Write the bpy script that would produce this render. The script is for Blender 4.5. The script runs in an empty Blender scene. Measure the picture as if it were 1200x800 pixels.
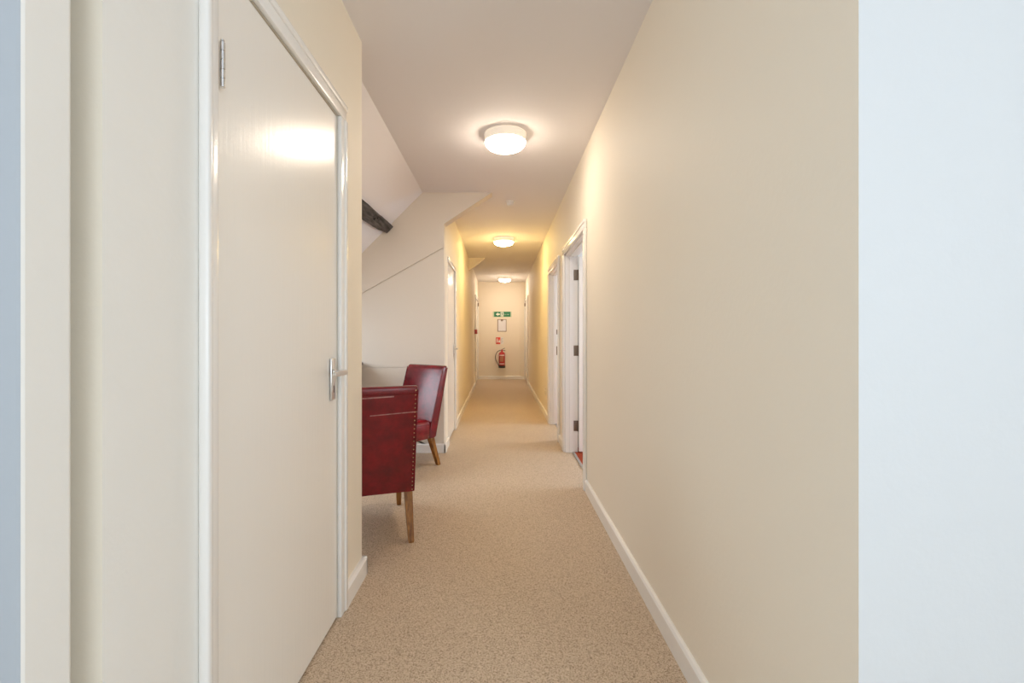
import bpy, bmesh, math, random
from mathutils import Vector, Matrix
R = math.radians
random.seed(4)
SC = bpy.context.scene
COL = SC.collection

# ------------------------------------------------------------------ camera
E = 1.12                      # eye height
FPX = 545.0                   # focal length in pixels of the 1200 px frame
cam_d = bpy.data.cameras.new('camera')
cam_d.sensor_fit = 'HORIZONTAL'
cam_d.sensor_width = 36.0
cam_d.lens = 36.0 * FPX / 1200.0
cam_d.shift_x = 13.0 / 1200.0
cam_d.shift_y = -7.0 / 1200.0
cam_d.clip_start = 0.05
cam = bpy.data.objects.new('camera', cam_d)
cam.location = (0, 0, E)
cam.rotation_euler = (R(90), 0, 0)
COL.objects.link(cam)
SC.camera = cam

# ------------------------------------------------------------------ world, daylight, exposure
w = bpy.data.worlds.new('overcast_sky')
SC.world = w
w.use_nodes = True
bg = w.node_tree.nodes['Background']
bg.inputs['Color'].default_value = (0.74, 0.86, 1.0, 1)
bg.inputs['Strength'].default_value = 1.2

DAY = (0.77, 0.89, 1.0)
def window_light(name, loc, rot, sx, sy, power, col=DAY, spread=180):
    d = bpy.data.lights.new(name, 'AREA')
    d.shape = 'RECTANGLE'; d.size = sx; d.size_y = sy
    d.energy = power; d.color = col; d.spread = R(spread)
    o = bpy.data.objects.new(name, d)
    o.location = loc; o.rotation_euler = rot
    COL.objects.link(o)
    return o
# daylight entering through the window behind the camera, the roof window of the alcove and the bedroom windows
window_light('daylight_landing', (-0.15, -2.42, 1.35), (R(90), 0, 0), 1.6, 1.4, 12)
window_light('fill_landing_side', (-1.55, -0.95, 1.35), (0, R(-90), 0), 1.4, 1.1, 9)  # unseen fill from the left, added to brighten the right wall
window_light('fill_landing_side', (1.93, -1.45, 1.35), (0, R(90), 0), 1.4, 1.1, 27)  # unseen fill from the right, added to brighten the left wall and door
window_light('daylight_roof', (-1.985, 3.45, 1.195), (0, R(-45), 0), 0.64, 0.95, 9)
window_light('daylight_bedroom', (3.28, 3.75, 1.45), (0, R(90), 0), 1.0, 1.0, 30)
window_light('daylight_bedroom', (3.28, 5.7, 1.45), (0, R(90), 0), 1.0, 1.0, 30)

SC.view_settings.view_transform = 'Standard'
SC.view_settings.look = 'None'
SC.view_settings.gamma = 1.0
SC.view_settings.use_curve_mapping = False
SC.view_settings.exposure = 0.68
cy = SC.cycles
cy.use_denoising = True
cy.max_bounces = 12
cy.diffuse_bounces = 8
cy.glossy_bounces = 4
cy.sample_clamp_indirect = 6.0
cy.caustics_reflective = False
cy.caustics_refractive = False

LAMP1 = ((1.0, 0.84, 0.67), 36.0)
LAMP2 = ((1.0, 0.73, 0.29), 50.0)
LAMP3 = ((1.0, 0.84, 0.67), 40.0)

# ------------------------------------------------------------------ materials
def mat(name, col, rough=0.5, metal=0.0, bump=None, var=None, coat=0.0, spec=0.5):
    """bump=(scale,strength,stretch) ; var=(scale,amount) mild colour unevenness of the paint itself"""
    m = bpy.data.materials.new(name); m.use_nodes = True
    nt = m.node_tree; b = nt.nodes['Principled BSDF']
    b.inputs['Base Color'].default_value = (*col, 1)
    b.inputs['Roughness'].default_value = rough
    b.inputs['Metallic'].default_value = metal
    b.inputs['Coat Weight'].default_value = coat
    b.inputs['Specular IOR Level'].default_value = spec
    tc = nt.nodes.new('ShaderNodeTexCoord')
    if var:
        n = nt.nodes.new('ShaderNodeTexNoise'); n.inputs['Scale'].default_value = var[0]
        n.inputs['Detail'].default_value = 5
        nt.links.new(tc.outputs['Object'], n.inputs['Vector'])
        mx = nt.nodes.new('ShaderNodeMix'); mx.data_type = 'RGBA'
        a = var[1]
        mx.inputs['A'].default_value = (*[c * (1 - a) for c in col], 1)
        mx.inputs['B'].default_value = (*[min(1, c * (1 + a)) for c in col], 1)
        nt.links.new(n.outputs['Fac'], mx.inputs['Factor'])
        nt.links.new(mx.outputs['Result'], b.inputs['Base Color'])
    if bump:
        mp = nt.nodes.new('ShaderNodeMapping')
        mp.inputs['Scale'].default_value = bump[2] if len(bump) > 2 else (1, 1, 1)
        nt.links.new(tc.outputs['Object'], mp.inputs['Vector'])
        n2 = nt.nodes.new('ShaderNodeTexNoise'); n2.inputs['Scale'].default_value = bump[0]
        n2.inputs['Detail'].default_value = 4
        nt.links.new(mp.outputs['Vector'], n2.inputs['Vector'])
        bp = nt.nodes.new('ShaderNodeBump'); bp.inputs['Strength'].default_value = bump[1]
        bp.inputs['Distance'].default_value = 0.01
        nt.links.new(n2.outputs['Fac'], bp.inputs['Height'])
        nt.links.new(bp.outputs['Normal'], b.inputs['Normal'])
    return m

def lamp_mat(name, col, strength):
    m = bpy.data.materials.new(name); m.use_nodes = True
    b = m.node_tree.nodes['Principled BSDF']
    b.inputs['Base Color'].default_value = (0.9, 0.88, 0.84, 1)
    b.inputs['Emission Color'].default_value = (*col, 1)
    b.inputs['Emission Strength'].default_value = strength
    return m

M = {}
M['cream'] = mat('magnolia_wall_paint', (0.84, 0.77, 0.65), 0.62, bump=(60, 0.06), var=(2.2, 0.012), spec=0.35)
M['white_wall'] = mat('white_wall_paint', (0.80, 0.81, 0.81), 0.6, bump=(60, 0.06), var=(2, 0.012), spec=0.35)
M['ceiling'] = mat('white_ceiling_paint', (0.81, 0.785, 0.785), 0.8, bump=(40, 0.05), spec=0.2)
M['off_white'] = mat('off_white_wall_paint', (0.83, 0.81, 0.76), 0.6, bump=(60, 0.06), var=(2, 0.012), spec=0.35)
M['shade_grey'] = mat('blue_grey_painted_shade', (0.38, 0.405, 0.43), 0.6, spec=0.35)  # white partition front with its shade put into the colour
M['opal'] = lamp_mat('opal_lamp_base', (1.0, 0.80, 0.58), 0.22)
M['gloss'] = mat('white_gloss_paint', (0.86, 0.845, 0.815), 0.22, bump=(12, 0.03, (1, 6, 0.5)), spec=0.5)
M['door'] = mat('cream_gloss_door_paint', (0.87, 0.84, 0.785), 0.25, bump=(8, 0.05, (1, 8, 0.4)), var=(3, 0.01), spec=0.5)
M['panel'] = mat('off_white_panel_paint', (0.73, 0.665, 0.58), 0.6, bump=(50, 0.05), spec=0.3)
M['chrome'] = mat('satin_steel', (0.72, 0.71, 0.69), 0.28, 1.0)
M['steel'] = mat('bright_zinc_steel', (0.80, 0.82, 0.84), 0.25, 1.0)
M['brown_metal'] = mat('aged_brown_metal', (0.22, 0.17, 0.13), 0.45, 0.8)
M['black'] = mat('black_rubber', (0.018, 0.017, 0.017), 0.5)
M['plastic'] = mat('white_plastic', (0.80, 0.79, 0.76), 0.4)
M['ivory'] = mat('ivory_plastic', (0.74, 0.68, 0.55), 0.4)
M['red'] = mat('red_enamel', (0.42, 0.008, 0.012), 0.3, coat=0.4)
M['redplastic'] = mat('red_plastic', (0.45, 0.02, 0.02), 0.35)
M['label'] = mat('printed_label', (0.42, 0.16, 0.09), 0.5)
M['labelwhite'] = mat('white_print', (0.85, 0.83, 0.80), 0.5)
M['green'] = mat('sign_green', (0.012, 0.19, 0.085), 0.4)
M['acrylic'] = mat('pale_green_acrylic', (0.50, 0.62, 0.45), 0.3)
M['signwhite'] = mat('sign_white', (0.80, 0.86, 0.76), 0.45)
M['signred'] = mat('sign_red', (0.62, 0.035, 0.02), 0.45)
M['signgrey'] = mat('sign_grey_print', (0.38, 0.38, 0.36), 0.5)
M['board'] = mat('brown_hardboard', (0.16, 0.085, 0.05), 0.5, var=(30, 0.2))
M['paper'] = mat('white_paper', (0.80, 0.79, 0.82), 0.7)
M['darkwood'] = mat('dark_stained_wood', (0.045, 0.03, 0.022), 0.4, var=(14, 0.3))
M['grey_strip'] = mat('grey_threshold_metal', (0.45, 0.44, 0.42), 0.4, 0.6)
M['redcarpet'] = mat('red_carpet', (0.34, 0.065, 0.03), 0.95, bump=(300, 0.4), var=(40, 0.25), spec=0.1)
M['dark'] = mat('dark_gap', (0.03, 0.028, 0.025), 0.8)
M['frosted'] = mat('window_pane_white', (0.8, 0.85, 0.9), 0.1)

def wood(name, c0, c1, scale):
    m = bpy.data.materials.new(name); m.use_nodes = True
    nt = m.node_tree; b = nt.nodes['Principled BSDF']
    tc = nt.nodes.new('ShaderNodeTexCoord')
    mp = nt.nodes.new('ShaderNodeMapping'); mp.inputs['Scale'].default_value = (9, 9, 1)
    n = nt.nodes.new('ShaderNodeTexNoise'); n.inputs['Scale'].default_value = scale; n.inputs['Detail'].default_value = 6
    r = nt.nodes.new('ShaderNodeValToRGB')
    r.color_ramp.elements[0].position = 0.35; r.color_ramp.elements[0].color = (*c0, 1)
    r.color_ramp.elements[1].position = 0.68; r.color_ramp.elements[1].color = (*c1, 1)
    nt.links.new(tc.outputs['Object'], mp.inputs['Vector']); nt.links.new(mp.outputs['Vector'], n.inputs['Vector'])
    nt.links.new(n.outputs['Fac'], r.inputs['Fac']); nt.links.new(r.outputs['Color'], b.inputs['Base Color'])
    b.inputs['Roughness'].default_value = 0.45
    b.inputs['Specular IOR Level'].default_value = 0.3
    return m
M['legwood'] = wood('golden_varnished_wood', (0.16, 0.06, 0.012), (0.38, 0.165, 0.034), 6)

def floor_mat():
    m = bpy.data.materials.new('speckled_beige_vinyl'); m.use_nodes = True
    nt = m.node_tree; b = nt.nodes['Principled BSDF']
    tc = nt.nodes.new('ShaderNodeTexCoord')
    n = nt.nodes.new('ShaderNodeTexVoronoi'); n.inputs['Scale'].default_value = 330
    sep = nt.nodes.new('ShaderNodeSeparateColor'); nt.links.new(n.outputs['Color'], sep.inputs['Color'])
    fac = sep.outputs[0]
    r = nt.nodes.new('ShaderNodeValToRGB')
    cr = r.color_ramp
    cr.elements[0].position = 0.05; cr.elements[0].color = (0.26, 0.18, 0.115, 1)
    cr.elements[1].position = 0.98; cr.elements[1].color = (0.72, 0.585, 0.445, 1)
    e = cr.elements.new(0.30); e.color = (0.53, 0.415, 0.30, 1)
    e = cr.elements.new(0.80); e.color = (0.60, 0.475, 0.35, 1)
    n2 = nt.nodes.new('ShaderNodeTexNoise'); n2.inputs['Scale'].default_value = 1.3; n2.inputs['Detail'].default_value = 4
    mx = nt.nodes.new('ShaderNodeMix'); mx.data_type = 'RGBA'; mx.blend_type = 'MULTIPLY'
    r2 = nt.nodes.new('ShaderNodeValToRGB')
    r2.color_ramp.elements[0].color = (0.90, 0.90, 0.90, 1); r2.color_ramp.elements[1].color = (1, 1, 1, 1)
    mx.inputs['Factor'].default_value = 1.0
    for nn in (n, n2): nt.links.new(tc.outputs['Object'], nn.inputs['Vector'])
    nt.links.new(fac, r.inputs['Fac']); nt.links.new(n2.outputs['Fac'], r2.inputs['Fac'])
    nt.links.new(r.outputs['Color'], mx.inputs['A']); nt.links.new(r2.outputs['Color'], mx.inputs['B'])
    nt.links.new(mx.outputs['Result'], b.inputs['Base Color'])
    b.inputs['Roughness'].default_value = 0.52
    b.inputs['Specular IOR Level'].default_value = 0.35
    bp = nt.nodes.new('ShaderNodeBump'); bp.inputs['Strength'].default_value = 0.04; bp.inputs['Distance'].default_value = 0.002
    nt.links.new(fac, bp.inputs['Height']); nt.links.new(bp.outputs['Normal'], b.inputs['Normal'])
    return m
M['floor'] = floor_mat()

def leather(name, scuffs):
    m = bpy.data.materials.new(name); m.use_nodes = True
    nt = m.node_tree; b = nt.nodes['Principled BSDF']
    tc = nt.nodes.new('ShaderNodeTexCoord')
    n = nt.nodes.new('ShaderNodeTexNoise'); n.inputs['Scale'].default_value = 11; n.inputs['Detail'].default_value = 7
    n.inputs['Roughness'].default_value = 0.68
    r = nt.nodes.new('ShaderNodeValToRGB')
    r.color_ramp.elements[0].position = 0.32; r.color_ramp.elements[0].color = (0.095, 0.004, 0.008, 1)
    r.color_ramp.elements[1].position = 0.72; r.color_ramp.elements[1].color = (0.26, 0.007, 0.014, 1)
    nt.links.new(tc.outputs['Object'], n.inputs['Vector']); nt.links.new(n.outputs['Fac'], r.inputs['Fac'])
    out = r.outputs['Color']
    sx = nt.nodes.new('ShaderNodeSeparateXYZ'); nt.links.new(tc.outputs['Object'], sx.inputs[0])
    for (zc, slope, x0, x1, wd) in scuffs:
        # a thin pale scratch: |z - zc - slope*x| < wd  and x0 < x < x1, broken up by noise
        def math_(op, a, bb=None):
            q = nt.nodes.new('ShaderNodeMath'); q.operation = op
            for i, v in enumerate((a, bb)):
                if v is None: continue
                if isinstance(v, (int, float)): q.inputs[i].default_value = v
                else: nt.links.new(v, q.inputs[i])
            return q.outputs[0]
        X, Z = sx.outputs['X'], sx.outputs['Z']
        dist = math_('ABSOLUTE', math_('SUBTRACT', Z, math_('ADD', math_('MULTIPLY', X, slope), zc)))
        line = math_('SUBTRACT', 1.0, math_('MINIMUM', math_('DIVIDE', dist, wd), 1.0))
        inx = math_('MULTIPLY', math_('GREATER_THAN', X, x0), math_('LESS_THAN', X, x1))
        back = math_('LESS_THAN', sx.outputs['Y'], -0.02)
        ns = nt.nodes.new('ShaderNodeTexNoise'); ns.inputs['Scale'].default_value = 45
        nt.links.new(tc.outputs['Object'], ns.inputs['Vector'])
        fac = math_('MULTIPLY', math_('MULTIPLY', math_('MULTIPLY', line, inx), back), math_('MULTIPLY', ns.outputs['Fac'], 0.9))
        mx = nt.nodes.new('ShaderNodeMix'); mx.data_type = 'RGBA'
        nt.links.new(fac, mx.inputs['Factor']); nt.links.new(out, mx.inputs['A'])
        mx.inputs['B'].default_value = (0.75, 0.50, 0.46, 1)
        out = mx.outputs['Result']
    nt.links.new(out, b.inputs['Base Color'])
    b.inputs['Roughness'].default_value = 0.27
    b.inputs['Specular IOR Level'].default_value = 0.65
    n3 = nt.nodes.new('ShaderNodeTexNoise'); n3.inputs['Scale'].default_value = 120; n3.inputs['Detail'].default_value = 3
    nt.links.new(tc.outputs['Object'], n3.inputs['Vector'])
    bp = nt.nodes.new('ShaderNodeBump'); bp.inputs['Strength'].default_value = 0.12; bp.inputs['Distance'].default_value = 0.004
    nt.links.new(n3.outputs['Fac'], bp.inputs['Height']); nt.links.new(bp.outputs['Normal'], b.inputs['Normal'])
    return m
M['leather'] = leather('oxblood_leathercloth', [])
M['leather_worn'] = leather('worn_oxblood_leathercloth', [(0.800, 0.030, -0.22, 0.10, 0.005), (0.705, 0.045, -0.02, 0.222, 0.004), (0.722, 0.0, -0.20, -0.06, 0.003)])
M['brass'] = mat('brass_studs', (0.66, 0.45, 0.28), 0.3, 1.0)

def beam_mat():
    m = bpy.data.materials.new('blackened_old_timber'); m.use_nodes = True
    nt = m.node_tree; b = nt.nodes['Principled BSDF']
    tc = nt.nodes.new('ShaderNodeTexCoord')
    mp = nt.nodes.new('ShaderNodeMapping'); mp.inputs['Scale'].default_value = (14, 2, 14)
    n = nt.nodes.new('ShaderNodeTexNoise'); n.inputs['Scale'].default_value = 3; n.inputs['Detail'].default_value = 8
    r = nt.nodes.new('ShaderNodeValToRGB')
    r.color_ramp.elements[0].position = 0.36; r.color_ramp.elements[0].color = (0.022, 0.019, 0.017, 1)
    r.color_ramp.elements[1].position = 0.70; r.color_ramp.elements[1].color = (0.13, 0.115, 0.105, 1)
    nt.links.new(tc.outputs['Object'], mp.inputs['Vector']); nt.links.new(mp.outputs['Vector'], n.inputs['Vector'])
    nt.links.new(n.outputs['Fac'], r.inputs['Fac']); nt.links.new(r.outputs['Color'], b.inputs['Base Color'])
    b.inputs['Roughness'].default_value = 0.75
    bp = nt.nodes.new('ShaderNodeBump'); bp.inputs['Strength'].default_value = 0.8; bp.inputs['Distance'].default_value = 0.012
    nt.links.new(n.outputs['Fac'], bp.inputs['Height']); nt.links.new(bp.outputs['Normal'], b.inputs['Normal'])
    return m
M['beam'] = beam_mat()

# ------------------------------------------------------------------ mesh helpers
class MB:
    def __init__(self, xf=None):
        self.bm = bmesh.new(); self.xf = xf
    def _add(self, tmp):
        me = bpy.data.meshes.new('t'); tmp.to_mesh(me); tmp.free()
        self.bm.from_mesh(me); bpy.data.meshes.remove(me)
    def box(self, x0, x1, y0, y1, z0, z1, bev=0.0, seg=2):
        t = bmesh.new()
        bmesh.ops.create_cube(t, size=1)
        for v in t.verts:
            v.co = Vector(((x0 + x1) / 2 + v.co.x * (x1 - x0), (y0 + y1) / 2 + v.co.y * (y1 - y0), (z0 + z1) / 2 + v.co.z * (z1 - z0)))
        if bev: bmesh.ops.bevel(t, geom=t.edges[:], offset=bev, segments=seg, profile=0.5, affect='EDGES')
        self._add(t); return self
    def loft(self, loops, cap=True):
        vs = [[self.bm.verts.new(p) for p in lp] for lp in loops]
        n = len(loops[0])
        for a, b in zip(vs, vs[1:]):
            for i in range(n):
                self.bm.faces.new((a[i], a[(i + 1) % n], b[(i + 1) % n], b[i]))
        if cap:
            self.bm.faces.new(list(reversed(vs[0]))); self.bm.faces.new(vs[-1])
        return self
    def prism(self, poly, vec):
        vec = Vector(vec)
        return self.loft([[Vector(p) for p in poly], [Vector(p) + vec for p in poly]])
    def tube(self, path, r, n=10, r1=None):
        path = [Vector(p) for p in path]; loops = []
        up = None
        for i, p in enumerate(path):
            d = (path[min(i + 1, len(path) - 1)] - path[max(i - 1, 0)]).normalized()
            if up is None:
                up = Vector((0, 0, 1)) if abs(d.z) < 0.9 else Vector((1, 0, 0))
            s = d.cross(up).normalized(); up = s.cross(d).normalized()
            rr = r if r1 is None else r + (r1 - r) * i / (len(path) - 1)
            loops.append([p + (s * math.cos(a) + up * math.sin(a)) * rr for a in [2 * math.pi * k / n for k in range(n)]])
        return self.loft(loops)
    def lathe(self, prof, c, n=32, axis='z'):
        c = Vector(c); loops = []
        for (r, h) in prof:
            lp = []
            for k in range(n):
                a = 2 * math.pi * k / n
                v = Vector((r * math.cos(a), r * math.sin(a), h))
                if axis == 'x': v = Vector((h, v.x, v.y))
                if axis == 'y': v = Vector((v.x, h, v.y))
                lp.append(c + v)
            loops.append(lp)
        return self.loft(loops)
    def build(self, name, m, parent=None, smooth=None):
        if self.xf:
            for v in self.bm.verts: v.co = Vector(self.xf(v.co))
        bmesh.ops.recalc_face_normals(self.bm, faces=self.bm.faces[:])
        me = bpy.data.meshes.new(name)
        self.bm.to_mesh(me); self.bm.free()
        for mm in (m if isinstance(m, (list, tuple)) else [m]): me.materials.append(mm)
        if smooth:
            for p in me.polygons: p.use_smooth = True
            me.set_sharp_from_angle(angle=R(smooth))
        o = bpy.data.objects.new(name, me); COL.objects.link(o)
        if parent: o.parent = parent
        return o

def tag(o, label, cat, group=None):
    o['label'] = label; o['category'] = cat
    if group: o['group'] = group
    return o
def thing(name, label, cat, loc=(0, 0, 0), rz=0, group=None):
    o = bpy.data.objects.new(name, None); o.empty_display_size = 0.1
    COL.objects.link(o); o.location = loc; o.rotation_euler = (0, 0, rz)
    return tag(o, label, cat, group)
def struct(o, label=None, cat=None):
    o['kind'] = 'structure'
    if label: o['label'] = label
    if cat: o['category'] = cat
    return o
def empty_struct(name, label=None, cat=None):
    o = bpy.data.objects.new(name, None); o.empty_display_size = 0.1; COL.objects.link(o)
    return struct(o, label, cat)
def copy_tree(o, parent=None):
    c = o.copy(); COL.objects.link(c)
    if parent: c.parent = parent
    for ch in o.children: copy_tree(ch, c)
    return c

# ------------------------------------------------------------------ setting: main dimensions
H = 2.49                     # ceiling height
XL, XR = -0.65, 0.62         # near left wall, right wall
YF, YE = 4.455, 11.92        # wall of the alcove that faces us, end wall
XC = -0.545                  # left wall of the far corridor
def skew(v):                 # the far corridor opens a little towards its end on the left
    t = max(0.0, (v[1] - YF) / (YE - YF))
    return (v[0] - 0.04 * t, v[1], v[2])

def wall_y(mb, x0, x1, y0, y1, z1, openings):
    """a wall running along y, with door openings (ya, yb, ztop)"""
    y = y0
    for (ya, yb, zt) in sorted(openings):
        if ya > y: mb.box(x0, x1, y, ya, 0, z1)
        mb.box(x0, x1, ya, yb, zt, z1)
        y = yb
    if y < y1: mb.box(x0, x1, y, y1, 0, z1)
    return mb

# floors
struct(MB().box(-2.6, 0.70, -2.6, YE + 0.15, -0.1, 0).box(0.70, 2.1, -2.6, 0.95, -0.1, 0).build('floor', M['floor']), 'beige speckled sheet floor of the corridor', 'floor')
struct(MB().box(0.70, 3.5, 2.5, 7.0, -0.1, 0.004).build('floor', M['redcarpet']), 'red carpet floor of the side room behind the open door', 'floor')

# ceilings
struct(MB().box(-0.75, 3.5, 2.10, YE + 0.15, H, H + 0.12).box(-2.6, 3.5, -2.6, 2.10, H, H + 0.12).build('ceiling', M['ceiling']), 'flat white corridor ceiling', 'ceiling')
sl = MB().prism([(-0.75, 2.10, H), (-0.75, YF + 0.1, H), (-0.63, YF + 0.1, H + 0.12), (-0.63, 2.10, H + 0.12)], (-1.65, 0, -1.65))
struct(sl.build('ceiling', M['ceiling']), 'sloping white ceiling of the alcove on the left', 'ceiling')
# sloping gussets across the left corner of the far corridor: one in the plane of the alcove wall, one further on
def gusset(n, y0, y1, x0, z0, x1, m, label):
    mb = MB(); tri = [(x0, z0), (x1, H), (x0, H)]
    mb.loft([[(x, y0, z) for x, z in tri], [(x, y1, z) for x, z in tri]])
    struct(mb.build('trim_%d' % n, m), label, 'trim')
gusset(4, YF, YF + 0.14, XC, 2.190, -0.085, M['panel'], 'sloping gusset continuing the alcove wall up to the corridor ceiling')
gusset(5, 8.20, 8.34, XC - 0.021, 2.265, -0.285, M['cream'], 'small sloping gusset further down the corridor on the left')
# near left wall with its door opening (door_1)
D1 = (1.044, 1.845, 1.992)
wl = wall_y(MB(), XL - 0.12, XL, 0.7586, 2.173, H, [D1])
wl.box(-1.6, XL - 0.12, 0.7586, 0.86, 0, H)
wl.box(-2.4, XL - 0.12, 2.05, 2.173, 0, H)
wlo = wl.build('wall_left', [M['cream'], M['off_white']])
for p in wlo.data.polygons:
    if p.center.y < 0.95 and p.center.x > -0.7 and p.normal.x > 0.9: p.material_index = 1
struct(wlo, 'cream wall on the near left around the white door', 'wall')
# end of the landing partition at the left edge of the picture
wfl = MB().box(-1.9, -0.66, 0.639, 0.7166, 0, H, 0.006).build('wall_front_left', [M['off_white'], M['shade_grey']])
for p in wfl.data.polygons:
    if p.normal.y < -0.5: p.material_index = 1  # front face darkened by colour to stand for shade
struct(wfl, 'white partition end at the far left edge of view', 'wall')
# right wall with two open doorways and a closed door at the far end; return facing the landing is white
D2 = (3.415, 4.47, 1.895); D3 = (4.95, 5.88, 1.895); D5 = (10.55, 11.80, 1.97)
wr = wall_y(MB(), XR, XR + 0.115, 0.806, YE, H, [D2, D3, D5])
wr.box(XR + 0.115, 2.1, 0.806, 0.93, 0, H)
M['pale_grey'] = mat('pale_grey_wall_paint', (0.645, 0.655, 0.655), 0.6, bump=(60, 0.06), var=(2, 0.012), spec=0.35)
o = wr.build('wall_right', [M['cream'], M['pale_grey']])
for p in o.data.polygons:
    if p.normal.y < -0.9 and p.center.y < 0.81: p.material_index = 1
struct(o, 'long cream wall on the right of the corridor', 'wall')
# alcove wall facing us: upper boarding, lower panel below a sloping joint, recessed joints
JZ0, JX0, JS = E + 0.842, XC, 0.562         # joint height at the corner and its slope
def jz(x): return JZ0 + (x - JX0) * JS
wf = MB()
xl = -2.42
g = 0.006
def slab(poly): wf.prism([(x, YF, z) for (x, z) in poly], (0, 0.10, 0))
slab([(XC, jz(XC) + g), (XC, 2.19), (XC, H), (xl, H), (xl, jz(xl) + g)])
zs = 0.815                                   # horizontal joint
xs = JX0 + (zs - JZ0) / JS
slab([(XC, zs + 0.0012), (XC, jz(XC) - g), (xs + 0.01, zs + 0.0012)])
slab([(XC, 0), (XC, zs - 0.0012), (xs - 0.005, zs - 0.0012), (xl, jz(xl) - g), (xl, 0)])
wf.box(xl, XC - 0.001, YF + 0.014, YF + 0.09, 0, H - 0.05)
struct(wf.build('wall_alcove', M['panel']), 'pale boarded alcove wall with a sloping joint behind the red chairs', 'wall')
struct(MB().box(-2.45, -2.32, 2.05, YF + 0.1, 0, 1.2).build('wall_knee', M['cream']))
# left wall of the far corridor (two doors)
D4 = (4.79, 5.50, 1.875); D6 = (10.35, 11.78, 1.97)
wc = wall_y(MB(skew), XC - 0.10, XC, YF + 0.09, YE, H, [D4, D6])
struct(wc.build('wall_corridor_left', M['cream']), 'cream left wall of the far corridor', 'wall')
struct(MB().box(-0.8, 0.9, YE, YE + 0.12, 0, H).build('wall_end', M['cream']), 'cream end wall of the corridor with the fire extinguisher', 'wall')
# landing behind the camera
wb = MB()
wb.box(-1.72, -1.0, -2.6, -2.48, 0, H).box(0.7, 2.1, -2.6, -2.48, 0, H).box(-1.0, 0.7, -2.6, -2.48, 0, 0.6).box(-1.0, 0.7, -2.6, -2.48, 2.1, H)
struct(wb.build('wall_back', M['white_wall']))
struct(MB().box(-1.72, -1.6, -2.6, -1.52, 0, H).box(-1.72, -1.6, -0.38, 0.86, 0, H).box(-1.72, -1.6, -1.52, -0.38, 0, 0.63).box(-1.72, -1.6, -1.52, -0.38, 2.07, H).build('wall_landing_left', M['white_wall']))
struct(MB().box(1.98, 2.1, -2.6, -2.02, 0, H).box(1.98, 2.1, -0.88, 0.93, 0, H).box(1.98, 2.1, -2.02, -0.88, 0, 0.63).box(1.98, 2.1, -2.02, -0.88, 2.07, H).build('wall_landing_right', M['white_wall']))
# the two side rooms on the right
sr = MB()
sr.box(XR + 0.115, 3.5, 2.5, 2.6, 0, H).box(XR + 0.115, 3.4, 4.64, 4.74, 0, H).box(XR + 0.115, 3.5, 6.9, 7.0, 0, H)
for (a, b) in ((2.6, 3.25), (4.25, 4.69), (4.69, 5.2), (6.2, 6.9)): sr.box(3.3, 3.42, a, b, 0, H)
for (a, b) in ((3.25, 4.25), (5.2, 6.2)): sr.box(3.3, 3.42, a, b, 0, 0.95).box(3.3, 3.42, a, b, 1.95, H)
struct(sr.build('wall_bedroom', M['white_wall']))

# windows out of view that bring in the daylight; the two landing side ones are added fill
def window_frame(n, x0, x1, y0, y1, z0, z1, axis, label):
    r = empty_struct('window_%d' % n, label, 'window')
    f = MB(); p = MB(); t = 0.05
    if axis == 'y':
        f.box(x0, x1, y0, y1, z0, z0 + t).box(x0, x1, y0, y1, z1 - t, z1).box(x0, x0 + t, y0, y1, z0 + t, z1 - t).box(x1 - t, x1, y0, y1, z0 + t, z1 - t)
        xm = (x0 + x1) / 2; f.box(xm - t / 2, xm + t / 2, y0, y1, z0 + t, z1 - t)
        p.box(x0 + t, x1 - t, (y0 + y1) / 2 - 0.004, (y0 + y1) / 2, z0 + t, z1 - t)
    else:
        f.box(x0, x1, y0, y1, z0, z0 + t).box(x0, x1, y0, y1, z1 - t, z1).box(x0, x1, y0, y0 + t, z0 + t, z1 - t).box(x0, x1, y1 - t, y1, z0 + t, z1 - t)
        p.box((x0 + x1) / 2 - 0.004, (x0 + x1) / 2, y0 + t, y1 - t, z0 + t, z1 - t)
    f.build('window_frame', M['gloss'], r); p.build('pane', M['frosted'], r)
window_frame(1, -1.0, 0.7, -2.56, -2.50, 0.6, 2.1, 'y', 'white landing window behind the viewer')
window_frame(2, 3.32, 3.40, 3.25, 4.25, 0.95, 1.95, 'x', 'window of the first side room')
window_frame(3, 3.32, 3.40, 5.2, 6.2, 0.95, 1.95, 'x', 'window of the second side room')
window_frame(5, -1.69, -1.62, -1.52, -0.38, 0.63, 2.07, 'x', 'added fill window on the left of the landing, out of view')
window_frame(6, 2.0, 2.07, -2.02, -0.88, 0.63, 2.07, 'x', 'added fill window on the right of the landing, out of view')
r = empty_struct('window_4', 'roof window in the sloping alcove ceiling', 'window')
u = Vector((-0.7071, 0, -0.7071)); nrm = Vector((0.7071, 0, -0.7071)); c0 = Vector((-2.01, 3.45, H - (2.01 - 0.75)))
def sbox(mb, u0, u1, y0, y1, d0, d1):
    mb.loft([[c0 + u * a + Vector((0, yy - 3.45, 0)) + nrm * d for (a, yy) in ((u0, y0), (u1, y0), (u1, y1), (u0, y1))] for d in (d0, d1)])
f = MB(); sbox(f, -0.36, -0.31, 2.90, 4.00, 0.001, 0.03); sbox(f, 0.31, 0.36, 2.90, 4.00, 0.001, 0.03); sbox(f, -0.31, 0.31, 2.90, 2.96, 0.001, 0.03); sbox(f, -0.31, 0.31, 3.94, 4.00, 0.001, 0.03)
f.build('window_frame', M['gloss'], r)
p = MB(); sbox(p, -0.31, 0.31, 2.96, 3.94, 0.002, 0.008); p.build('pane', M['frosted'], r)

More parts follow.
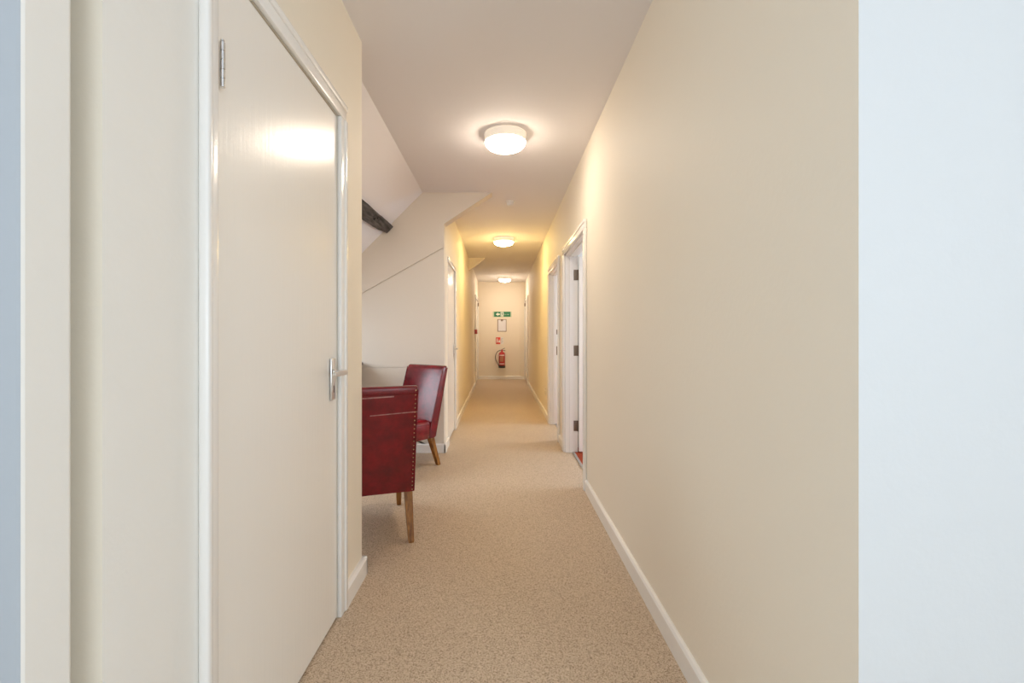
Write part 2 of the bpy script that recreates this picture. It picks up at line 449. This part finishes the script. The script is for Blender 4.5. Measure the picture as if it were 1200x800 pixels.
# ------------------------------------------------------------------ skirting boards
def skirt_y(mb, x, sgn, y0, y1, h=0.085, t=0.017):
    """along y, wall face at x, room on the side sgn"""
    prof = [(0, 0), (t, 0), (t, h - 0.012), (t - 0.006, h - 0.003), (t - 0.012, h), (0, h)]
    mb.prism([(x + sgn * a, y0, b) for a, b in prof], (0, y1 - y0, 0))
def skirt_x(mb, y, x0, x1, h=0.085, t=0.017):
    prof = [(0, 0), (t, 0), (t, h - 0.012), (t - 0.006, h - 0.003), (t - 0.012, h), (0, h)]
    mb.prism([(x0, y - a, b) for a, b in prof], (x1 - x0, 0, 0))
b = MB(); skirt_y(b, XL, 1, 1.898, 2.19, 0.085, 0.022); b.box(XL - 0.4, XL + 0.022, 2.173, 2.19, 0, 0.085, 0.004)
struct(b.build('baseboard_left', M['gloss']), 'white skirting wrapping the end of the near left wall', 'skirting')
b = MB(); skirt_y(b, XR, -1, 0.82, 3.345); skirt_y(b, XR, -1, 4.545, 4.875); skirt_y(b, XR, -1, 5.965, 10.47)
struct(b.build('baseboard_right', M['gloss']), 'white skirting along the right wall', 'skirting')
b = MB(); skirt_x(b, YF, -2.32, XC + 0.017); b.box(XC, XC + 0.02, YF - 0.017, 4.755, 0, 0.085, 0.004)
struct(b.build('baseboard_alcove', M['gloss']), 'white skirting of the alcove wall behind the chair', 'skirting')
b = MB(skew); skirt_y(b, XC, 1, 5.565, 10.28)
struct(b.build('baseboard_corridor_left', M['gloss']), 'white skirting along the left of the far corridor', 'skirting')
b = MB(); skirt_x(b, YE, XC - 0.04, 0.62)
struct(b.build('baseboard_end', M['gloss']), 'white skirting under the end wall', 'skirting')
struct(MB().box(0.50, 0.60, YE - 0.025, YE, 0.085, H, 0.003).build('trim_1', M['cream']), 'cream boxed strip in the right corner of the end wall', 'trim')

# ------------------------------------------------------------------ doors
def arch_y(root, x, sgn, ya, yb, zt, wd=0.065, t=0.018, xf=None, wdn=None):
    wdn = wdn or wd
    """casing round an opening in a wall along y: two uprights and a head"""
    x0, x1 = sorted((x, x + sgn * t)); xm = x + sgn * (t + 0.004)
    def strip(y0, y1, z0, z1, out):
        mb = MB(xf); mb.box(x0, x1, y0, y1, z0, z1, 0.004)
        # raised rounded outer moulding
        a, c = sorted((x, x + sgn * (t + 0.006)))
        if out == 'near': mb.box(a, c, y0 - 0.002, y0 + wdn * 0.4, z0 + 0.001, z1 + 0.001, 0.007, 3)
        if out == 'far': mb.box(a, c, y1 - wd * 0.4, y1 + 0.002, z0 + 0.001, z1 + 0.001, 0.007, 3)
        if out == 'top': mb.box(a, c, y0 - 0.002, y1 + 0.002, z1 - wd * 0.4, z1 + 0.002, 0.007, 3)
        mb.build('architrave', M['gloss'], root, 40)
    strip(ya - wdn, ya, 0, zt, 'near'); strip(yb, yb + wd, 0, zt, 'far'); strip(ya - wdn, yb + wd, zt, zt + wd, 'top')

def hinge(parent, x, y, z, h=0.105, r=0.006, m='steel', leaf=None):
    mb = MB()
    n = 5
    for k in range(n):
        z0 = z - h / 2 + h * k / n
        mb.lathe([(r * 0.8, 0), (r, 0.001), (r, h / n - 0.0015), (r * 0.8, h / n - 0.0005)], (x, y, z0), 12)
    mb.lathe([(r * 0.3, 0), (r * 0.75, 0.002), (r * 0.75, 0.004), (r * 0.3, 0.005)], (x, y, z + h / 2), 10)
    if leaf: mb.box(*leaf, z - h / 2, z + h / 2)
    return mb.build('hinge', M[m], parent, 40)

def lever_handle(parent, x, sgn, y, z, toward, xf=None, rot=0):
    """plate on door face x, lever pointing along y (toward = -1 / 1)"""
    s = sgn
    MB(xf).box(min(x, x + s * 0.009), max(x, x + s * 0.009), y - 0.022, y + 0.022, z - 0.095, z + 0.065, 0.003).build('handle_plate', M['chrome'], parent, 40)
    mb = MB(xf)
    mb.lathe([(0.012, 0), (0.012, 0.006), (0.008, 0.010), (0.008, 0.045)] if s > 0 else [(0.012, 0), (0.012, -0.006), (0.008, -0.010), (0.008, -0.045)], (x + s * 0.009, y, z + 0.012), 14, 'x')
    xx = x + s * 0.052
    mb.loft([[(xx + a * 0.006, y + toward * q, z + 0.012 + bb * hh) for (a, bb) in ((-1, -1), (1, -1), (1.2, 0), (1, 1), (-1, 1), (-1.2, 0))]
             for (q, hh) in ((-0.012, 0.008), (0.0, 0.010), (0.04, 0.0095), (0.09, 0.009), (0.112, 0.0075), (0.115, 0.004))])
    mb.build('lever', M['chrome'], parent, 50)
    MB(xf).box(min(x, x + s * 0.0098), max(x, x + s * 0.0098), y - 0.003, y + 0.003, z - 0.066, z - 0.040, 0.001).build('keyhole', M['dark'], parent)

# door_1: the large white flush door at near left
d1 = empty_struct('door_1', 'large closed cream gloss door with a steel lever at near left', 'door')
lf = MB().box(XL - 0.042, XL + 0.001, 1.047, 1.838, 0.008, 1.984, 0.0015).build('door_leaf', M['door'], d1)
MB().box(XL - 0.12, XL - 0.043, 1.044, 1.845, 0, 1.992).build('door_lining', M['dark'], d1)
arch_y(d1, XL, 1, 1.044, 1.845, 1.992, 0.062, 0.018, None, 0.047)
hinge(lf, XL + 0.014, 1.062, 1.738); hinge(lf, XL + 0.014, 1.062, 0.22)
lever_handle(lf, XL + 0.001, 1, 1.782, 0.968, -1)

# rebated lining of an open doorway in the right wall
def lining(root, ya, yb, zt):
    x0, x1 = XR - 0.001, XR + 0.118
    mb = MB()
    mb.box(x0, x1, yb - 0.012, yb + 0.01, 0, zt).box(x0, x1, ya - 0.01, ya + 0.012, 0, zt).box(x0, x1, ya, yb, zt - 0.012, zt + 0.008)
    mb.build('door_lining', M['gloss'], root)
    st = MB()
    st.box(x0 + 0.038, x0 + 0.075, yb - 0.024, yb - 0.012, 0, zt - 0.012, 0.002).box(x0 + 0.038, x0 + 0.075, ya + 0.012, ya + 0.024, 0, zt - 0.012, 0.002).box(x0 + 0.038, x0 + 0.075, ya + 0.024, yb - 0.024, zt - 0.024, zt - 0.012, 0.002)
    st.build('door_stop', M['gloss'], root)
# door_2: first doorway on the right, leaf swung into the room, hinged at its far side
d2 = empty_struct('door_2', 'first doorway on the right wall with its white door standing open', 'door')
arch_y(d2, XR, -1, D2[0], D2[1], D2[2], 0.066, 0.020)
lining(d2, *D2)
lf2 = MB().box(XR + 0.122, XR + 0.122 + 0.92, 4.415, 4.455, 0.018, 1.870, 0.0015).build('door_leaf', M['door'], d2)
for zz in (1.700, 0.975, 0.255):
    MB().box(XR + 0.078, XR + 0.114, 4.4555, 4.4595, zz - 0.05, zz + 0.05, 0.001).lathe([(0.006, 0), (0.006, 0.1)], (XR + 0.117, 4.452, zz - 0.05), 10).build('hinge', M['brown_metal'], lf2, 40)
struct(MB().box(0.682, 0.706, D2[0] + 0.013, D2[1] - 0.013, -0.001, 0.008, 0.002).build('trim_2', M['grey_strip']), 'grey metal threshold strip at the open doorway', 'trim')
# door_3: second doorway on the right, only its frame and strike plates show
d3 = empty_struct('door_3', 'second doorway on the right wall beyond the open door', 'door')
arch_y(d3, XR, -1, D3[0], D3[1], D3[2], 0.066, 0.020)
lining(d3, *D3)
for zz, hh in ((1.165, 0.03), (0.93, 0.055)):
    MB().box(XR + 0.079, XR + 0.104, D3[1] - 0.0145, D3[1] - 0.0115, zz - hh, zz + hh, 0.001).build('strike_plate', M['brown_metal'], d3)
lf3 = MB().box(XR + 0.122, XR + 0.122 + 0.88, 4.962, 5.002, 0.018, 1.870, 0.0015).build('door_leaf', M['door'], d3)
struct(MB().box(0.682, 0.706, D3[0] + 0.013, D3[1] - 0.013, -0.001, 0.008, 0.002).build('trim_3', M['grey_strip']), 'grey metal threshold strip at the second doorway', 'trim')
# door_4: low white door just round the corner of the alcove
d4 = empty_struct('door_4', 'low white door at the start of the far corridor on the left', 'door')
lf4 = MB(skew).box(XC - 0.045, XC - 0.004, D4[0] + 0.004, D4[1] - 0.004, 0.01, D4[2] - 0.004, 0.0015).build('door_leaf', M['door'], d4)
MB(skew).box(XC - 0.10, XC - 0.046, D4[0], D4[1], 0, D4[2]).build('door_lining', M['dark'], d4)
t = MB(skew); t.box(XC, XC + 0.018, D4[1], D4[1] + 0.06, 0, D4[2] + 0.0, 0.004); t.build('architrave', M['gloss'], d4, 40)
t = MB(skew); t.box(XC, XC + 0.014, D4[0] - 0.03, D4[1] + 0.06, D4[2], D4[2] + 0.05, 0.004); t.build('architrave', M['gloss'], d4, 40)
lever_handle(lf4, XC - 0.004, 1, D4[1] - 0.07, 0.955, -1, skew)
# doors at the very end of the corridor, left and right
d6 = empty_struct('door_5', 'white door at the far end of the corridor on the left', 'door')
lf6 = MB(skew).box(XC - 0.044, XC - 0.002, D6[0] + 0.004, D6[1] - 0.004, 0.01, D6[2] - 0.004, 0.0015).build('door_leaf', M['gloss'], d6)
MB(skew).box(XC - 0.10, XC - 0.045, D6[0], D6[1], 0, D6[2]).build('door_lining', M['dark'], d6)
arch_y(d6, XC, 1, *D6, 0.06, 0.018, skew)
MB(skew).box(XC - 0.002, XC + 0.026, D6[1] - 0.03, D6[1] - 0.006, 1.86, 1.94, 0.003).build('hinge', M['brown_metal'], lf6)
d5 = empty_struct('door_6', 'white door at the far end of the corridor on the right', 'door')
lf5 = MB().box(XR + 0.002, XR + 0.044, D5[0] + 0.004, D5[1] - 0.004, 0.01, D5[2] - 0.004, 0.0015).build('door_leaf', M['gloss'], d5)
MB().box(XR + 0.045, XR + 0.115, D5[0], D5[1], 0, D5[2]).build('door_lining', M['dark'], d5)
arch_y(d5, XR, -1, *D5, 0.06, 0.018)
MB().box(XR - 0.026, XR + 0.002, D5[1] - 0.03, D5[1] - 0.006, 1.86, 1.94, 0.003).build('hinge', M['brown_metal'], lf5)

# ------------------------------------------------------------------ roof purlin
SP = 0.035
def on_beam(px, py):
    a = (587 - px) / FPX; bb = (393 - py) / FPX
    t = (H - E + 0.75 - SP * 1.41421) / (a + bb)
    return Vector((-a * t, t, E + bb * t))
up = [on_beam(457, 261.3), on_beam(440, 247), on_beam(424, 233)]
lo = [on_beam(447.5, 268.3), on_beam(436, 264.2), on_beam(424, 256)]
up = [Vector((p.x, y, H + 0.75 + p.x - SP * 1.41421)) for p, y in zip(up, (YF, 3.95, 3.56))]
lo = [Vector((p.x, y, H + 0.75 + p.x - SP * 1.41421)) for p, y in zip(lo, (YF, 4.13, 3.84))]
def onp(x, y): return Vector((x, y, H + 0.75 + x - SP * 1.41421))
up.append(onp(-1.06, 2.18)); lo.append(onp(-1.22, 2.18))
top = Vector((-0.7071, 0, 0.7071)) * (SP + 0.04)
bm_ = MB()
nseg = 28
loops = []
def lerp_poly(pts, y):
    for a, c in zip(pts, pts[1:]):
        if c.y <= y <= a.y + 1e-6:
            q = (a.y - y) / (a.y - c.y) if a.y != c.y else 0
            return a.lerp(c, q)
    return pts[-1].copy()
for k in range(nseg + 1):
    y = YF - 0.001 - (YF - 2.185) * k / nseg
    a = lerp_poly(up, y); c = lerp_poly(lo, y)
    j = lambda s: Vector((random.uniform(-s, s), 0, random.uniform(-s, s)))
    m1 = a.lerp(c, 0.35) + j(0.006); m2 = a.lerp(c, 0.7) + j(0.006)
    loops.append([a + j(0.003), m1, m2, c + j(0.003), c + top, a + top])
bm_.loft(loops)
purlin = bm_.build('roof_purlin', M['beam'], None, 35)
tag(purlin, 'dark rough timber purlin running under the sloping alcove ceiling', 'beam')
# rotten hollows near its end
hol = MB()
for (q, y, s) in ((0.30, 3.93, 0.016), (0.42, 3.98, 0.013), (0.28, 4.02, 0.012), (0.2, 3.87, 0.012), (0.36, 4.07, 0.011)):
    a = lerp_poly(up, y); c = lerp_poly(lo, y); p = a.lerp(c, q) + Vector((0.7071, 0, -0.7071)) * 0.004
    ring = [p + Vector((-0.7071, 0, -0.7071)) * math.cos(t) * s * random.uniform(0.6, 1.1) + Vector((0, 1, 0)) * math.sin(t) * s * 2.2 * random.uniform(0.6, 1.1) for t in [2 * math.pi * i / 9 for i in range(9)]]
    hol.loft([[v - Vector((0.7071, 0, -0.7071)) * 0.012 for v in ring], ring])
hol.build('rotten_hollow', M['black'], purlin)

# ------------------------------------------------------------------ ceiling lights
def ceiling_light(x, y, lamp, label):
    t = thing('ceiling_light', label, 'light', (x, y, H), 0, 'round ceiling lights of the corridor')
    MB().lathe([(0.143, 0.0), (0.143, -0.006), (0.139, -0.008), (0.139, -0.046), (0.142, -0.048), (0.142, -0.055), (0.139, -0.057), (0.02, -0.057)], (0, 0, 0), 48).build('light_base', M['opal'], t, 35)
    prof = [(0.125, -0.0571)]
    for k in range(0, 15):
        a = R(90) * k / 14
        prof.append((max(0.008, 0.136 * math.cos(a) ** (2 / 2.15)), -0.058 - 0.053 * math.sin(a) ** (2 / 2.15)))
    MB().lathe(prof, (0, 0, 0), 48).build('diffuser', lamp_mat('lamp_diffuser', *lamp), t, 60)
    return t
ceiling_light(0.030, 3.17, LAMP1, 'round white ceiling light nearest the viewer, the largest of three')
ceiling_light(0.040, 6.55, LAMP2, 'round ceiling light with the most yellow glow, middle of three')
ceiling_light(0.088, 10.95, LAMP3, 'small distant round ceiling light near the end wall')

# smoke detector
t = thing('smoke_detector', 'small white round smoke detector on the ceiling beyond the nearest light', 'detector', (0.096, 4.75, H))
MB().lathe([(0.046, 0), (0.046, -0.010), (0.040, -0.014), (0.01, -0.014)], (0, 0, 0), 28).build('detector_base', M['plastic'], t, 40)
MB().lathe([(0.036, -0.014), (0.037, -0.026), (0.030, -0.040), (0.018, -0.046), (0.004, -0.047)], (0, 0, 0), 28).build('sensor_cap', M['plastic'], t, 40)

# ------------------------------------------------------------------ things on the end wall (z up, wall face y = YE)
PXM = YE / FPX
def ex(px): return (px - 587) * PXM
def ez(py): return E - (py - 393) * PXM
YW = YE
def text_mesh(s, size, m, parent, loc, name='lettering'):
    cu = bpy.data.curves.new('txt', 'FONT'); cu.body = s; cu.size = size; cu.extrude = 0.0006; cu.align_x = 'LEFT'; cu.resolution_u = 3
    to = bpy.data.objects.new('txt', cu); COL.objects.link(to)
    bpy.context.view_layer.update()
    me = bpy.data.meshes.new_from_object(to.evaluated_get(bpy.context.evaluated_depsgraph_get()))
    bpy.data.objects.remove(to); bpy.data.curves.remove(cu)
    for v in me.vertices: v.co = Vector((v.co.x, -v.co.z, v.co.y)) + Vector(loc)
    me.name = name; me.materials.clear(); me.materials.append(m)
    o = bpy.data.objects.new(name, me); COL.objects.link(o); o.parent = parent
    return o
def flat(mb, pts, y0, y1):
    mb.prism([(x, y1, z) for x, z in pts], (0, y0 - y1, 0))
# fire exit sign
t = thing('exit_sign', 'green fire exit sign with a left arrow and running figure on the end wall', 'sign', (ex(588.5), YW, ez(368.1)))
wS, hS = 0.478, 0.146
MB().box(-wS / 2, wS / 2, -0.006, 0, -hS / 2, hS / 2, 0.002).build('backing', M['acrylic'], t)
MB().box(-wS / 2 + 0.034, wS / 2 - 0.026, -0.0075, -0.006, -hS / 2 + 0.010, hS / 2 - 0.010).build('green_panel', M['green'], t)
a = MB(); flat(a, [(-0.165, 0), (-0.105, 0.046), (-0.105, 0.02), (-0.060, 0.02), (-0.060, -0.02), (-0.105, -0.02), (-0.105, -0.046)], -0.0090, -0.0070); a.build('arrow', M['signwhite'], t)
# figure panel: white field with a green running figure in a doorway
MB().box(-0.040, 0.036, -0.0088, -0.0070, -0.056, 0.056).build('figure_panel', M['signwhite'], t)
f = MB(); yy = (-0.0102, -0.0082)
flat(f, [(-0.004 + 0.010 * math.cos(q), 0.036 + 0.010 * math.sin(q)) for q in [2 * math.pi * k / 12 for k in range(12)]], *yy)
flat(f, [(-0.010, 0.024), (0.008, 0.022), (0.010, -0.010), (-0.004, -0.012)], *yy)
flat(f, [(-0.004, -0.006), (-0.022, -0.022), (-0.018, -0.046), (-0.012, -0.044), (-0.013, -0.026), (0.004, -0.010)], *yy)
flat(f, [(0.002, -0.008), (0.016, -0.026), (0.030, -0.028), (0.030, -0.034), (0.012, -0.033), (-0.002, -0.014)], *yy)
flat(f, [(-0.008, 0.022), (-0.026, 0.008), (-0.032, 0.012), (-0.012, 0.028)], *yy)
flat(f, [(0.006, 0.020), (0.020, 0.004), (0.030, 0.010), (0.028, 0.016), (0.020, 0.012), (0.010, 0.026)], *yy)
f.build('running_figure', M['green'], t)
text_mesh('Fire exit', 0.038, M['signwhite'], t, (0.047, -0.0085, -0.013))
# clipboard
t = thing('clipboard', 'brown clipboard with a white sheet hanging under the green exit sign', 'clipboard', (ex(588.2), YW, ez(381.2)))
MB().box(-0.115, 0.115, -0.006, -0.0005, -0.158, 0.158, 0.0025).build('board', M['board'], t)
MB().box(-0.098, 0.102, -0.0085, -0.006, -0.143, 0.145).build('paper_sheet', M['paper'], t)
MB().box(-0.030, 0.030, -0.014, -0.0085, 0.118, 0.150, 0.002).tube([(-0.018, -0.016, 0.118), (-0.012, -0.018, 0.100), (0.012, -0.018, 0.100), (0.018, -0.016, 0.118)], 0.003, 8).build('clip', M['brown_metal'], t)
# extinguisher notice
t = thing('extinguisher_notice', 'small red and white notice on the end wall above the extinguisher', 'sign', (ex(585.6), YW, ez(399.1)))
MB().box(-0.097, 0.097, -0.004, 0, -0.088, 0.088, 0.001).build('backing', M['labelwhite'], t)
MB().box(-0.096, 0.018, -0.0052, -0.004, -0.087, 0.087).build('red_panel', M['signred'], t)
f = MB(); yy = (-0.0068, -0.0048)
flat(f, [(-0.076, -0.045), (-0.052, -0.045), (-0.052, 0.030), (-0.058, 0.042), (-0.070, 0.042), (-0.076, 0.030)], *yy)
flat(f, [(-0.068, 0.042), (-0.060, 0.042), (-0.060, 0.054), (-0.044, 0.058), (-0.044, 0.064), (-0.072, 0.058)], *yy)
f.build('extinguisher_symbol', M['labelwhite'], t)
f = MB(); flat(f, [(-0.030, -0.045), (0.006, -0.045), (0.012, -0.020), (0.006, 0.006), (0.002, -0.006), (-0.006, 0.030), (-0.014, 0.052), (-0.016, 0.020), (-0.026, 0.004), (-0.034, -0.020)], *yy)
f.build('flame_symbol', M['labelwhite'], t)
f = MB()
for k in range(6):
    f.box(0.028, 0.088 - 0.012 * (k % 3), -0.0052, -0.0038, 0.066 - k * 0.024 - 0.008, 0.066 - k * 0.024)
f.build('printed_lines', M['signgrey'], t)

# fire extinguisher
fx = thing('fire_extinguisher', 'red fire extinguisher with a black hose hung on the end wall', 'fire extinguisher', (ex(588.2), YW - 0.105, ez(430.6)))
rb = 0.080
MB().lathe([(0.03, 0.012), (rb - 0.004, 0.014), (rb, 0.03), (rb, 0.345), (rb - 0.006, 0.370), (rb - 0.022, 0.392), (0.036, 0.405), (0.024, 0.410), (0.024, 0.422)], (0, 0, 0), 32).build('cylinder_body', M['red'], fx, 50)
MB().lathe([(rb - 0.01, 0.0), (rb + 0.004, 0.003), (rb + 0.006, 0.055), (rb + 0.001, 0.064), (rb - 0.002, 0.064)], (0, 0, 0), 32).build('foot_ring', M['black'], fx, 40)
MB().lathe([(0.020, 0.422), (0.020, 0.436), (0.014, 0.440), (0.014, 0.462), (0.006, 0.466)], (0, 0, 0), 16).box(-0.016, 0.02, -0.013, 0.013, 0.436, 0.458, 0.003).build('valve', M['redplastic'], fx, 40)
MB().tube([(0.0, 0, 0.447), (0.045, 0, 0.440), (0.088, 0, 0.435)], 0.007, 8).tube([(-0.012, 0, 0.462), (0.02, 0, 0.475), (0.075, 0, 0.505)], 0.006, 8).build('handle', M['black'], fx, 40)
hp = [(-0.012, -0.005, 0.447), (-0.05, -0.01, 0.445), (-0.11, -0.012, 0.415), (-0.152, -0.012, 0.345), (-0.165, -0.012, 0.270), (-0.150, -0.014, 0.190), (-0.115, -0.02, 0.125), (-0.088, -0.03, 0.075), (-0.082, -0.032, 0.055)]
def smooth_path(p, n=4):
    p = [Vector(q) for q in p]; out = []
    for i in range(len(p) - 1):
        p0, p1, p2, p3 = p[max(i - 1, 0)], p[i], p[i + 1], p[min(i + 2, len(p) - 1)]
        for k in range(n):
            t = k / n
            out.append(0.5 * (2 * p1 + (p2 - p0) * t + (2 * p0 - 5 * p1 + 4 * p2 - p3) * t * t + (3 * p1 - p0 - 3 * p2 + p3) * t ** 3))
    return out + [p[-1]]
MB().tube(smooth_path(hp), 0.0085, 8).build('hose', M['black'], fx, 60)
def curved_label(name, a0, a1, z0, z1, m, off):
    mb = MB(); n = 10
    rr = rb + off
    lo_ = [(rr * math.sin(a0 + (a1 - a0) * k / n), -rr * math.cos(a0 + (a1 - a0) * k / n)) for k in range(n + 1)]
    ri_ = [(x * 0.985, y * 0.985) for x, y in reversed(lo_)]
    mb.loft([[(x, y, z) for x, y in lo_ + ri_] for z in (z0, z1)])
    return mb.build(name, m, fx, 40)
curved_label('instruction_label', R(-42), R(30), 0.165, 0.305, M['label'], 0.0012)
curved_label('label_band', R(-52), R(48), 0.312, 0.335, M['labelwhite'], 0.0012)
curved_label('label_band', R(-50), R(46), 0.098, 0.116, M['labelwhite'], 0.0012)
MB().box(-0.02, 0.02, 0.078, 0.105, 0.30, 0.36, 0.002).box(-0.05, 0.05, 0.099, 0.105, 0.28, 0.40, 0.001).build('wall_bracket', M['black'], fx)

# call point on the left wall near its far door
xw = skew((XC, 10.17, 0))[0]
t = thing('fire_call_point', 'small red fire call point on the left wall near the far end', 'call point', (xw, 10.17, E + 0.082))
MB().box(0, 0.058, -0.045, 0.045, -0.048, 0.048, 0.004).build('housing', M['redplastic'], t)
MB().box(0.058, 0.061, -0.028, 0.028, -0.026, 0.026).build('break_glass', M['labelwhite'], t)
# socket on the right wall
t = thing('wall_socket', 'pale double socket low on the right wall past the second doorway', 'socket', (XR, 6.40, 0.345))
MB().box(-0.012, 0, -0.073, 0.073, -0.043, 0.043, 0.003).build('socket_plate', M['ivory'], t)
MB().box(-0.015, -0.011, -0.012, -0.002, 0.012, 0.03).box(-0.015, -0.011, 0.002, 0.012, 0.012, 0.03).build('switch', M['plastic'], t)
for s in (-1, 1):
    MB().box(-0.0128, -0.011, s * 0.04 - 0.003, s * 0.04 + 0.003, -0.002, 0.008).box(-0.0128, -0.011, s * 0.04 - 0.014, s * 0.04 - 0.008, -0.022, -0.016).box(-0.0128, -0.011, s * 0.04 + 0.008, s * 0.04 + 0.014, -0.022, -0.016).build('socket_holes', M['black'], t)

# ------------------------------------------------------------------ chairs
def rrect(x0, x1, y0, y1, r, z=None, n=3):
    pts = []
    for (cx, cy, a0) in ((x1 - r, y1 - r, 0), (x0 + r, y1 - r, 90), (x0 + r, y0 + r, 180), (x1 - r, y0 + r, 270)):
        for k in range(n + 1):
            a = R(a0 + 90 * k / n); pts.append((cx + r * math.cos(a), cy + r * math.sin(a)))
    return pts
ZB, ZT, LEAN, HW = 0.255, 0.855, 0.155, 0.225
def yrear(z): return -LEAN * (z - ZB) / (ZT - ZB)
def make_chair(leather_m, label):
    t = thing('dining_chair', label, 'chair', (0, 0, 0), 0, 'red leathercloth chairs in the alcove')
    mb = MB(); loops = []
    zs_ = [ZB, ZB + 0.01, 0.36, 0.45, 0.55, 0.65, 0.75, 0.82, 0.840, 0.851, ZT]
    for z in zs_:
        yr = yrear(z); th = 0.085 - 0.030 * (z - ZB) / (ZT - ZB)
        ins = {0.840: 0.002, 0.851: 0.007, ZT: 0.016}.get(z, 0.0)
        bul = 0.012 * math.sin(math.pi * min(1, max(0, (z - 0.40) / 0.45)))
        lp = []
        for (x, y) in rrect(-HW + ins * 0.6, HW - ins * 0.6, yr + ins, yr + th - ins, 0.011 if ins < 0.01 else 0.006):
            if y > yr + th * 0.5: y += bul * max(0, 1 - (x / HW) ** 2)
            lp.append((x, y, z))
        loops.append(lp)
    mb.loft(loops)
    back = mb.build('backrest', leather_m, t, 50)
    # piping round the rear panel and the band seam under its top
    pp = MB()
    for s in (-1, 1):
        pp.tube([(s * (HW - 0.004), yrear(z) - 0.001, z) for z in (ZB + 0.004, 0.4, 0.55, 0.7, 0.838)], 0.0038, 6)
        pp.tube([(s * (HW - 0.004), yrear(z) + 0.087 - 0.03 * (z - ZB) / (ZT - ZB), z) for z in (0.40, 0.55, 0.7, 0.838)], 0.0036, 6)
    pp.tube([(x, yrear(0.815) - 0.0015, 0.815) for x in (-HW + 0.004, -0.1, 0, 0.1, HW - 0.004)], 0.0032, 6)
    pp.build('piping', leather_m, back, 60)
    st = MB()
    def stud(x, y, z, nx, ny):
        n = Vector((nx, ny, 0)); c = Vector((x, y, z)); s = n.cross(Vector((0, 0, 1)))
        lp0 = [c + (s * math.cos(a) + Vector((0, 0, 1)) * math.sin(a)) * 0.0042 for a in [math.pi * k / 3 for k in range(6)]]
        st.loft([[p - n * 0.002 for p in lp0], [c + (p - c) * 0.85 + n * 0.002 for p in lp0], [c + (p - c) * 0.35 + n * 0.0036 for p in lp0]])
    z = ZB + 0.012
    while z < 0.835:
        for s in (-1, 1):
            stud(s * (HW - 0.014), yrear(z), z, 0, -1)
        z += 0.0235
    for s in (-1, 1):
        z = ZB + 0.015
        while z < 0.375:
            stud(s * (HW + 0.0005), 0.094, z, s, 0); z += 0.022
    so_ = st.build('upholstery_studs', M['brass'], back, 60); so_['kind'] = 'stuff'
    # seat
    mb = MB(); loops = []
    for (z, ins) in ((ZB, 0.004), (ZB + 0.006, 0), (0.375, 0), (0.388, 0.004), (0.400, 0.014), (0.410, 0.040), (0.416, 0.09)):
        loops.append([(x, y, z) for (x, y) in rrect(-HW - 0.004 + ins, HW + 0.004 - ins, 0.062 + ins * 0.3, 0.555 - ins, 0.022)])
    mb.loft(loops)
    seat = mb.build('seat', M['leather'], t, 50)
    MB().tube([(x, y, 0.379) for (x, y) in rrect(-HW - 0.0045, HW + 0.0045, 0.07, 0.5555, 0.022)], 0.004, 6).build('piping', M['leather'], seat, 60)
    # legs
    for s in (-1, 1):
        def leg(p0, p1, a, b_):
            mb = MB(); L = []
            for q in (0, 0.5, 0.97, 1):
                c = Vector(p0).lerp(Vector(p1), q); h = (a + (b_ - a) * q) / 2 * (1 if q < 1 else 0.85)
                L.append([c + Vector((dx * h, dy * h, 0)) for dx, dy in ((-1, -1), (1, -1), (1, 1), (-1, 1))])
            mb.loft(L); mb.build('leg', M['legwood'], t)
        leg((s * 0.192, 0.034, ZB + 0.012), (s * 0.198, -0.060, 0.0), 0.046, 0.030)
        leg((s * 0.192, 0.520, ZB + 0.012), (s * 0.196, 0.530, 0.0), 0.044, 0.028)
    return t
def aim(dx, dy): return math.atan2(-dx, dy)
chA = make_chair(M['leather_worn'], 'nearer red chair seen from behind with scratched back panel beside the left wall')
aA = R(18.5); rA = Vector((math.cos(aA), math.sin(aA), 0)); 
chA.location = Vector((-0.481, 2.59, 0)) - rA * HW
chA.rotation_euler = (0, 0, aA)
chB = copy_tree(chA)
chB['label'] = 'farther red chair turned towards the viewer by the alcove wall corner'
for c in chB.children:
    if c.name.startswith('backrest'):
        c.data = c.data.copy(); c.data.materials[0] = M['leather']
dB = Vector((-0.585, -0.81, 0)).normalized(); lB = Vector((-dB.y, dB.x, 0))
chB.location = Vector((-0.557, 3.97, 0)) - lB * HW
chB.rotation_euler = (0, 0, aim(dB.x, dB.y))

# dark sideboard whose edge shows beside the near wall
t = thing('sideboard', 'dark wooden sideboard against the alcove wall, only its end showing', 'cabinet', (-1.685, 4.22, 0))
MB().box(-0.36, 0.36, -0.19, 0.20, 0.10, 0.84, 0.004).build('carcass', M['darkwood'], t)
MB().box(-0.375, 0.375, -0.20, 0.205, 0.84, 0.866, 0.004).build('top', M['darkwood'], t)
for s in (-1, 1):
    dd = MB().box(min(s * 0.005, s * 0.345), max(s * 0.005, s * 0.345), -0.205, -0.19, 0.13, 0.82, 0.003).build('door', M['darkwood'], t)
    MB().lathe([(0.006, 0), (0.006, -0.015), (0.013, -0.02), (0.004, -0.028)], (s * 0.045, -0.205, 0.52), 14, 'y').build('knob', M['brass'], dd, 50)
for sx_ in (-1, 1):
    for sy_ in (-1, 1):
        MB().box(sx_ * 0.32 - 0.02, sx_ * 0.32 + 0.02, sy_ * 0.16 - 0.02, sy_ * 0.16 + 0.02, 0, 0.10, 0.003).build('leg', M['darkwood'], t)
